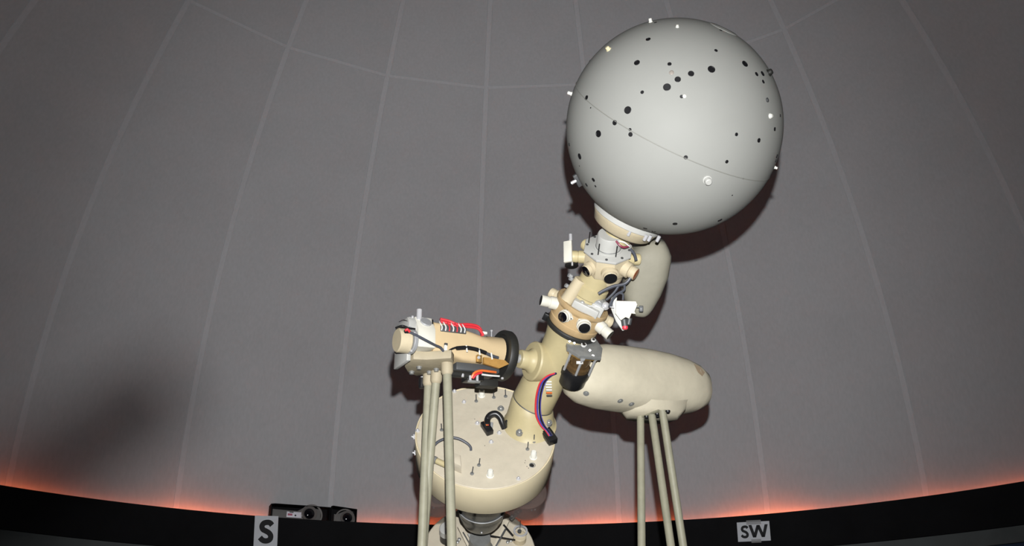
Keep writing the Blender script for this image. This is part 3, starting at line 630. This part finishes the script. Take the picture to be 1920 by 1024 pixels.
# relay box on the face
cx0 = fp(850, 872); Mr = frame(cx0, EC, (fp(866, 860)-fp(852, 848)).normalized())
bm = NB(); prism(bm, [(v.x, v.y) for v in (Mr.inverted() @ fp(x, y) for x, y in ((845, 880), (865, 889), (863, 868), (846, 862)))], 0, .045, Mr, .004); relay = part('relay_box', bm, M_FACE, None, drum)
bm = NB(); cyl(bm, fp(836, 872, .028), fp(818, 864, .028), .0115, seg=18, bev=.002); part('solenoid', bm, M_CREAM2, None, drum)
bm = NB(); cyl(bm, fp(818, 864, .028), fp(812, 861, .028), .014, seg=18, bev=.002); part('solenoid_cap', bm, M_STEEL, None, drum)
bm = NB(); cyl(bm, fp(826, 874, .012), fp(858, 874, .012), .002, seg=8); part('relay_rod', bm, M_DGREY, None, drum)
# thumb screws on the left rim
for x, y in ((781, 819), (783, 849)):
    p = at_depth(x, y, depth(DC)+.0); d = (-RT*1.0+EC*.0).normalized(); bm = NB(); cyl(bm, p+RT*.01, p+d*.012, .003, seg=10); cyl(bm, p+d*.010-UP*.010, p+d*.010+UP*.010, .0042, seg=10, bev=.001); box(bm, (.006, .006, .012), frame(p+d*.015, d), .001); part('thumb_screw', bm, M_CHROME, None, drum)

# ---- works under the drum
MU2 = frame(DC-EC*TH, -EC)                    # z runs down and away
bm = NB(); lathe(bm, [(0, -.01), (.107, -.01), (.107, .262), (.102, .272), (.100, .300), (.094, .340), (.080, .372), (.050, .386), (0, .388)], MX(), 56); bowl = part('gear_bowl', bm, M_BOWL, MU2)
bm = NB(); lathe(bm, [(.106, .258), (.1095, .262), (.106, .267)], MX(), 56); part('bowl_ring', bm, M_ALU, MU2, bowl)
for x, y in ((933, 975), (892, 991), (914, 992), (903, 999)):
    p = at_depth(x, y, depth(DC-EC*(TH+.33))-.070); bm = NB(); bmesh.ops.create_uvsphere(bm, u_segments=12, v_segments=8, radius=.004, matrix=MX.Translation(p)); part('rivet', bm, M_CHROME, None, bowl)
LC = on_line(905, 1052, DC, EC); LC = DC-EC*.36
pxl = px(LC)
LC = DC-EC*.75; RL = 106/FPX*depth(LC)
ML = frame(LC, EC)
bm = NB(); lathe(bm, [(0, -.03), (RL-.004, -.03), (RL, -.026), (RL, -.004), (RL-.004, 0), (RL-.012, 0), (RL-.014, -.002), (0, -.002)], MX(), 96); low = part('lower_disc', bm, M_FACE, ML)
bm = NB(); lathe(bm, [(0, 0), (.062, 0), (.062, .02), (.050, .03), (.046, .10), (0, .10)], MX(), 32); part('disc_hub', bm, M_STEEL, ML, low)
def lp(x, y, h=.0): return on_plane(x, y, LC+EC*h, EC)
def bar(name, p, q, w, t, m):
    bm = NB(); d = q-p; box(bm, (w, t, d.length), frame((p+q)/2, d, EC.cross(d).normalized()), min(w, t)*.15); return part(name, bm, m, None, low)
bar('brace', lp(862, 986, .05), lp(884, 1030, .02), .024, .010, M_FACE)
bar('brace', lp(880, 1000, .03), lp(893, 1030, .02), .018, .008, M_LGREY)
bar('brace', lp(951, 976, .06), lp(925, 1034, .02), .020, .010, M_FACE)
bar('brace_rod', lp(948, 992, .06), lp(927, 1030, .03), .007, .007, M_DGREY)
bar('brace_rod', lp(868, 998, .05), lp(884, 1026, .03), .005, .005, M_DGREY)
bar('linkage', lp(944, 984, .07), lp(962, 1005, .03), .007, .006, M_BLACK)
bar('linkage', lp(914, 1004, .06), lp(966, 1013, .03), .006, .006, M_BLACK)
bar('linkage', lp(903, 1004, .05), lp(903.5, 1040, .03), .004, .004, M_DGREY)
bar('linkage', lp(976, 976, .05), lp(974, 1004, .03), .0035, .0035, M_DGREY)
bar('chain_arm', lp(977, 955, .14), lp(957, 974, .10), .016, .014, M_STEEL)
for x, y in ((966, 961), (972, 958), (960, 967)):
    p = lp(x, y, .14); bm = NB(); bmesh.ops.create_uvsphere(bm, u_segments=12, v_segments=8, radius=.0075, matrix=MX.Translation(p)); part('link_pin', bm, M_ALU, None, low)
bm = NB(); lathe(bm, [(0, .0), (.030, .0), (.030, .03), (.026, .034), (.012, .035), (0, .035)], frame(lp(974, 1013), EC), 32); part('pulley', bm, M_CREAM, None, low)
bm = NB(); lathe(bm, [(.024, .036), (.032, .036), (.032, .042), (.024, .042), (.024, .036)], frame(lp(975, 1006), EC), 28); part('pulley_ring', bm, M_CHROME, None, low)
bm = NB(); lathe(bm, [(0, .04), (.009, .04), (.009, .048), (0, .05)], frame(lp(973, 1008), EC), 16); part('pulley_nut', bm, M_DGREY, None, low)
bm = NB(); pm = lp(838, 1012); cyl(bm, pm, pm+EC*.045, .032, seg=28, bev=.003); part('motor_base', bm, M_BLACK, None, low)
bm = NB(); cyl(bm, pm+EC*.045, pm+EC*.085, .0345, seg=28, bev=.004); part('motor_can', bm, M_LGREY, None, low)
p = pm+EC*.085+UP*.008; bm = NB(); cyl(bm, p, p+EC*.004, .007, seg=12); part('motor_screw', bm, M_STEEL, None, low)
for x, y in ((861, 1012), (858, 1017), (952, 1017), (958, 1014), (882, 1022), (893, 1013), (914, 1013), (916, 1022)):
    bm = NB(); lathe(bm, [(.008, 0), (.008, .004), (.005, .007), (0, .008)], frame(lp(x, y), EC), 12); part('disc_screw', bm, M_STEEL, None, low)
# smoked plastic pods left and right below the drum
for (x, y), r, h in (((822, 922), .075, .085), ((985, 922), .085, .09)):
    p = on_plane(x, y, DC-EC*(TH+.0), EC); bm = NB()
    lathe(bm, [(0, 0), (r, 0), (r, h-.02), (r-.02, h), (0, h), (0, h-.004), (r-.022, h-.004), (r-.004, h-.022), (r-.004, .004), (0, .004)], frame(p, -EC), 36); pod = part('smoked_pod', bm, M_SMOKE)
    bm = NB(); lathe(bm, [(0, .005), (r*.35, .005), (r*.35, h*.5), (0, h*.5)], frame(p, -EC), 20); part('pod_motor', bm, M_DGREY, None, pod)
for x, y in ((813, 952), (997, 957), (1003, 956)):
    p = at_depth(x, y, depth(DC)-.0+.10); bm = NB(); bmesh.ops.create_uvsphere(bm, u_segments=10, v_segments=6, radius=.0045, matrix=MX.Translation(p)); part('pod_screw', bm, M_CHROME, None, bowl)

# ---- long fibreglass cover over the right arm
secs = []
for s, hh, cz, hn, p_ in ((.07, .050, -.02, .050, 2.2), (.09, .085, -.022, .080, 2.3), (.14, .112, -.018, .105, 2.4), (.22, .128, -.012, .118, 2.5), (.33, .132, -.006, .122, 2.6), (.44, .131, .0, .122, 2.7),
                     (.54, .126, .004, .120, 2.7), (.63, .116, .006, .114, 2.7), (.695, .102, .006, .104, 2.6), (.737, .082, .005, .088, 2.5), (.760, .055, .004, .060, 2.3), (.768, .012, .004, .014, 2.)):
    secs.append(sup(P0+WE*s+Z*cz, NO, Z, hn, hh, 48, p_))
bm = NB(); loft(bm, secs)
# moulded foot under it that takes the three legs
ft = [(s, n) for s, n in ((-.13, -.03), (-.09, -.085), (.08, -.09), (.13, -.05), (.135, .035), (.09, .088), (-.06, .088), (-.12, .04))]
a_ = [bm.verts.new(P0+WE*(.475+s*1.35)+NO*n*1.1+Z*(-.075)) for s, n in ft]; b_ = [bm.verts.new(P0+WE*(.475+s*.92)+NO*n*.98+Z*(-.135)) for s, n in ft]; c_ = [bm.verts.new(P0+WE*(.475+s*.8)+NO*n*.86+Z*(-.150)) for s, n in ft]
for q, r_ in ((a_, b_), (b_, c_)):
    for k in range(8): bm.faces.new((q[k], q[(k+1) % 8], r_[(k+1) % 8], r_[k]))
bm.faces.new(c_)
cover = part('arm_cover', bm, M_SHELL, angle=78)
me_ = cover.data; tr_ = BVHTree.FromPolygons([W[cover] @ v.co for v in me_.vertices], [tuple(f.vertices) for f in me_.polygons])
for x, y in ((1099, 738), (1163, 752), (1184, 758)):
    p, n_, i_, d_ = tr_.ray_cast(CAM, ray(x, y))
    if p is None: continue
    bm = NB(); lathe(bm, [(.012, -.003), (.012, .0006), (.006, .001), (.006, .004), (0, .005)], frame(p, n_), 14); part('cover_screw', bm, M_STEEL, None, cover)
q = [tr_.ray_cast(CAM, ray(x, y)) for x, y in ((1300, 683), (1311, 688), (1321, 699), (1316, 706), (1308, 699))]
if all(t[0] is not None for t in q):         # bare patch worn through the paint at the far end
    bm = NB(); bm.faces.new([bm.verts.new(t[0]+t[1]*.0025) for t in q]); part('worn_patch', bm, M_WORN, None, cover)
zpl = (P0.z-.151)

# ------------------------------------------------------------------ stands
def foot_line(T, x2, dy):
    q = at_y(x2, 1024, T.y+dy); d = q-T; k = (0.012-T.z)/d.z; return T+d*k
def stand(label, tops, rleg, plate_bm, plate_mat, sock):
    c = sum((t for t, _, _ in tops), V())/3
    st = empty('support_stand', (c.x, c.y, 0), label, 'stand', 'three-legged stands under the projector')
    obj('mounting_plate', plate_bm, plate_mat, st)
    for T, x2, dy in tops:
        Fp = foot_line(T, x2, dy); d = (Fp-T).normalized()
        bm = NB(); cyl(bm, T, Fp, rleg, rleg*1.05, 24); lg = obj('leg', bm, M_LEG, st)
        if sock:
            bm = NB(); lathe(bm, [(0, -.002), (rleg*1.38, -.002), (rleg*1.34, .034), (rleg*1.1, .042), (rleg, .044)], frame(T, d), 24); obj('socket', bm, M_PLATE, lg)
        bm = NB(); lathe(bm, [(0, 0), (.04, 0), (.04, .006), (.022, .02), (.02, .05), (0, .05)], MX.Translation((Fp.x, Fp.y, 0)), 24); obj('foot', bm, M_RUBBER, lg)
    return st
zu = P0.z-.088
def lev(x, y, z): return on_plane(x, y, V((0, 0, z)), Z)
poly = [lev(x, y, zu) for x, y in ((758, 688), (765, 700), (781, 706), (803, 702), (828, 695), (847, 687), (851, 679), (846, 672), (800, 675), (775, 674), (762, 679))]
bm = NB(); prism(bm, [(p.x, p.y) for p in poly], zu, zu+.034, MX(), .006)
stL = stand('three-legged cream stand bolted under the left drive unit', [(lev(804, 703, zu), 791, .03), (lev(819, 697, zu), 793, .10), (lev(838, 682, zu), 847, -.03)], .0162, bm, M_PLATE, True)
for x, y in ((786, 688), (772, 697), (818, 692), (805, 697)):
    p = lev(x, y, zu); bm = NB(); lathe(bm, [(.011, 0), (.011, .003), (.0085, .004), (.0085, .010), (.0, .011)], frame(p, -Z), 12); obj('plate_bolt', bm, M_STEEL, stL)
p = lev(791, 709, zu-.01); bm = NB(); cyl(bm, p, p-Z*.04, .011, seg=14, bev=.002); obj('cable_plug', bm, M_BLACK, stL)
p = lev(792, 706, zu); bm = NB(); cyl(bm, p, p-Z*.012, .007, seg=12, bev=.002); obj('plug_nut', bm, M_CHROME, stL)
bm = NB(); q = [lev(x, y, zpl) for x, y in ((1195, 783), (1215, 787), (1250, 773), (1234, 768))]
prism(bm, [(p.x, p.y) for p in q], zpl-.006, zpl+.0008, MX(), .001)
stR = stand('three-legged cream stand under the long smooth right cover', [(lev(1201, 782, zpl), 1203, -.03), (lev(1222, 776, zpl), 1258, -.05), (lev(1242, 770, zpl), 1281, .05)], .0152, bm, M_LEG, False)
for x, y in ((1212, 780), (1232, 775), (1233, 778), (1252, 770)):
    p = lev(x, y, zpl-.004); bm = NB(); lathe(bm, [(.010, 0), (.010, .004), (.006, .010), (.0, .011)], frame(p, -Z), 12); obj('plate_bolt', bm, M_BLACK, stR)

# ------------------------------------------------------------------ compass signs on the band
def ribbon(bm, pts, w, M, z0, z1, n=8):
    P = smooth_path([V((x, y, 0)) for x, y in pts], n); L, Rr = [], []
    for i, p in enumerate(P):
        t = (P[min(i+1, len(P)-1)]-P[max(i-1, 0)]).normalized(); s = V((-t.y, t.x, 0))*w/2; L.append(p+s); Rr.append(p-s)
    a = [[bm.verts.new(M @ V((q.x, q.y, z))) for q in (l, r)] for l, r in zip(L, Rr) for z in (z1,)]
    b = [[bm.verts.new(M @ V((q.x, q.y, z))) for q in (l, r)] for l, r in zip(L, Rr) for z in (z0,)]
    for k in range(len(P)-1):
        bm.faces.new((a[k][0], a[k][1], a[k+1][1], a[k+1][0])); bm.faces.new((b[k][0], b[k+1][0], b[k+1][1], b[k][1]))
        bm.faces.new((a[k][0], a[k+1][0], b[k+1][0], b[k][0])); bm.faces.new((a[k][1], b[k][1], b[k+1][1], a[k+1][1]))
    bm.faces.new((a[0][0], b[0][0], b[0][1], a[0][1])); bm.faces.new((a[-1][0], a[-1][1], b[-1][1], b[-1][0]))
S_PTS = [(.86, .78), (.72, .88), (.52, .90), (.31, .85), (.22, .72), (.29, .59), (.48, .52), (.66, .45), (.79, .33), (.78, .19), (.65, .11), (.46, .09), (.28, .13), (.12, .24)]
def sign(label, corners, letters, tapes):
    r = RB-.0035; tl, tr, br, bl = [on_hoop(x, y, r) for x, y in corners]
    o = (tl+tr+br+bl)/4; xv = ((tr-tl)+(br-bl))/2; w = xv.length; xv.normalize(); nz = V((-o.x, -o.y, 0)).normalized(); xv = Z.cross(nz).normalized(); xv = xv if xv.dot(RT) > 0 else -xv
    yv = nz.cross(xv); tilt = math.atan2((tr-tl).z, (tr-tl).dot(xv))
    M = MX((xv, yv, nz)).transposed().to_4x4(); M.translation = V((o.x, o.y, o.z)); M = M @ MX.Rotation(tilt, 4, 'Z')
    h = ((tl-bl).length+(tr-br).length)/2
    e = empty('compass_sign', M.translation-Z*h/2, label, 'sign')
    bm = NB(); box(bm, (w, h, .0008), M); obj('paper', bm, M_PAPER, e)
    for ch, x0, x1, y0, y1 in letters:       # fractions of the sheet, y from the bottom
        ox, sx, oy, sy = (x0-.5)*w, (x1-x0)*w, (y0-.5)*h, (y1-y0)*h; bm = NB()
        if ch == 'S': ribbon(bm, [(ox+px_*sx, oy+py_*sy) for px_, py_ in S_PTS], (.335 if len(letters) == 1 else .29)*sx, M, .0005, .0011)
        else:
            t = .165*sx
            for (xa, ya), (xb, yb) in (((0.07, 1), (.27, 0)), ((.27, 0), (.5, .97)), ((.5, .97), (.73, 0)), ((.73, 0), (.93, 1))):
                prism(bm, [(ox+xa*sx-t/2, oy+ya*sy), (ox+xa*sx+t/2, oy+ya*sy), (ox+xb*sx+t/2, oy+yb*sy), (ox+xb*sx-t/2, oy+yb*sy)], .0005, .0011, M)
        obj('letter', bm, M_INK, e)
    for x0, y0, tw, th_ in tapes:
        bm = NB(); box(bm, (tw*w, th_*h, .0006), M, 0, ((x0-.5)*w, (y0-.5)*h, .0012)); obj('tape', bm, M_TAPE, e)
sign('white paper sign with a black letter S, below the video projectors', ((478, 967), (522, 968), (519.5, 1029), (475, 1029)), [('S', .17, .84, .17, .87)], [])
sign('white paper sign lettered SW, taped to the black band', ((1382, 980), (1443, 977), (1444.5, 1013), (1383.5, 1017)), [('S', .09, .36, .17, .83), ('W', .36, .94, .19, .84)], [(.52, .97, .45, .22), (.56, .01, .30, .18)])

# ------------------------------------------------------------------ video projectors in black boxes on the cove ledge
def boxed(x0, x1, ytl, ytr, lens, rl, silver, label_b, label_p, port):
    r = RB+.016; a, b = on_hoop(x0, ytl, r), on_hoop(x1, ytr, r); a2, b2 = V((a.x, a.y, zl)), V((b.x, b.y, zl))
    xv = (b2-a2); w = xv.length; xv.normalize(); nz = V((xv.y, -xv.x, 0)); nz = nz if nz.dot(V((-a.x, -a.y, 0))) > 0 else -nz
    yv = Z; M = MX((xv, Z, nz)).transposed().to_4x4()
    if M.determinant() < 0: M = MX((xv, Z, nz)).transposed().to_4x4()
    M.translation = a2; hL, hR = a.z-zl, b.z-zl; dpt = .105
    e = empty('projector_box', (a2+b2)/2, label_b, 'box', 'black boxes on the cove ledge')
    def wall_(nm, pts, t):
        bm = NB(); n = (pts[1]-pts[0]).cross(pts[2]-pts[0]).normalized()*t
        p = [bm.verts.new(M @ q) for q in pts]; q_ = [bm.verts.new(M @ (q+n)) for q in pts]; bm.faces.new(p); bm.faces.new(q_[::-1])
        for k in range(len(pts)): bm.faces.new((p[k], p[(k+1) % len(pts)], q_[(k+1) % len(pts)], q_[k]))
        obj(nm, bm, M_BLACKWALL, e)
    wall_('back_panel', [V((0, 0, -dpt)), V((w, 0, -dpt)), V((w, hR, -dpt)), V((0, hL, -dpt))], .004)
    wall_('top_panel', [V((-.003, hL+.002, .004)), V((w*.06, hL+.006, .006)), V((w, hR, .0)), V((w, hR, -dpt)), V((0, hL, -dpt))], .004)
    wall_('side_panel', [V((0, 0, 0)), V((0, 0, -dpt)), V((0, hL, -dpt)), V((0, hL, 0))], .004)
    wall_('side_panel', [V((w, 0, 0)), V((w, 0, -dpt)), V((w, hR, -dpt)), V((w, hR, 0))], .004)
    def loc(x, y, d=.02):                    # pixel on the plane d inside the box front, in box coordinates
        return M.inverted() @ on_plane(x, y, a2-nz*d, nz)
    L = loc(*lens)
    pr = empty('video_projector', M @ V((L.x, 0, -.05)), label_p, 'projector', 'video projectors in the boxes')
    xs, xe, yt = silver; A, B = loc(xs, yt), loc(xe, yt)
    B.x = min(B.x, w-.012); A.x = max(A.x, .012)
    bm = NB(); prism(bm, [(A.x, .0), (B.x, .0), (B.x, L.y+rl*.2), (B.x-.01, L.y+rl*.75), (L.x+rl*.8, min(L.y+rl*1.05, hR-.012)), (L.x-rl*.5, L.y+rl*1.0), (L.x-rl*1.6, A.y-.004), (A.x, A.y)], -.095, -.030, M, .006); obj('body', bm, M_SILVER, pr)
    bm = NB(); lathe(bm, [(rl*1.42, -.032), (rl*1.5, -.024), (rl*1.42, -.018), (rl*1.30, -.026), (rl*1.30, -.032)], M @ MX.Translation((L.x+rl*.35*(1 if port else -1), L.y-.01, 0)), 40); obj('front_rim', bm, mat('rim_grey', (.30, .28, .27), .4), pr)
    bm = NB(); lathe(bm, [(rl*1.02, -.032), (rl*1.02, -.006), (rl*.95, -.002), (rl*.86, -.006), (rl*.66, -.024), (0, -.025)], M @ MX.Translation((L.x, L.y, 0)), 40); obj('lens_ring', bm, mat('lens_ring_grey', (.22, .20, .19), .35, .2), pr)
    bm = NB(); lathe(bm, [(rl*.70, -.018), (rl*.45, -.010), (rl*.2, -.0075), (0, -.007)], M @ MX.Translation((L.x, L.y, 0)), 32); obj('lens', bm, M_LENS, pr)
    if port:
        p0, p1 = loc(538, 959), loc(566, 971.5)
        pw, ph = p1.x-p0.x, p0.y-p1.y; cxp, cyp = (p0.x+p1.x)/2, (p0.y+p1.y)/2
        bm = NB(); box(bm, (pw, ph, .006), M, .001, (cxp, cyp, -.024)); obj('port_panel', bm, mat('port_white', (.80, .78, .86), .5), pr)
        for fx, fy, fw, fh, mt in ((-.28, -.02, .30, .36, mat('pink_label', (.45, .12, .18), .6)), (-.20, .40, .26, .16, M_DGREY)):
            bm = NB(); box(bm, (fw*pw, fh*ph, .002), M, 0, (cxp+fx*pw, cyp+fy*ph, -.0205)); obj('port_label', bm, mt, pr)
        bm = NB(); lathe(bm, [(.007, -.022), (.007, -.0195), (0, -.0195)], M @ MX.Translation((cxp+.07*pw, cyp-.12*ph, 0)), 16); obj('jack', bm, M_BLACK, pr)
boxed(509, 619, 945.5, 951.5, (580, 963.5), .058, (512, 603, 953.5), 'wide black open box on the ledge holding a projector with a white port panel', 'silver video projector with white port panel and round lens, above the S sign', True)
boxed(622, 669, 950, 955, (651.5, 971), .054, (627, 668, 963), 'narrow black open box on the ledge beside the wide one', 'grey video projector with only its round lens showing, no port panel', False)

# ------------------------------------------------------------------ unseen strap-like strip added before the flash to cast the blurred dome shadow
def before_flash(x, y, t):
    Q = at_depth(x, y, 7.6); return FLASH+(Q-FLASH).normalized()*t
sp = smooth_path([before_flash(x, y, t) for x, y, t in ((335, 715, .250), (215, 800, .245), (60, 915, .235), (-150, 1070, .22), (-500, 1250, .19))], 5)
bm = NB(); rows = []
for i, p in enumerate(sp):
    t_ = (sp[min(i+1, len(sp)-1)]-sp[max(i-1, 0)]).normalized(); v_ = (p-FLASH).normalized(); s_ = t_.cross(v_).normalized()*(.0085 if i else .0055)
    rows.append([bm.verts.new(p+s_), bm.verts.new(p-s_), bm.verts.new(p-s_+v_*.0018), bm.verts.new(p+s_+v_*.0018)])
for p, q in zip(rows[:-1], rows[1:]):
    for j in range(4): bm.faces.new((p[j], p[(j+1) % 4], q[(j+1) % 4], q[j]))
bm.faces.new(rows[0][::-1]); bm.faces.new(rows[-1])
st_ = obj('flash_shadow_strip', bm, M_FLASH_STRIP); tag(st_, 'unseen dark strip added before the flash to cast the soft shadow beside the projector', 'strap')
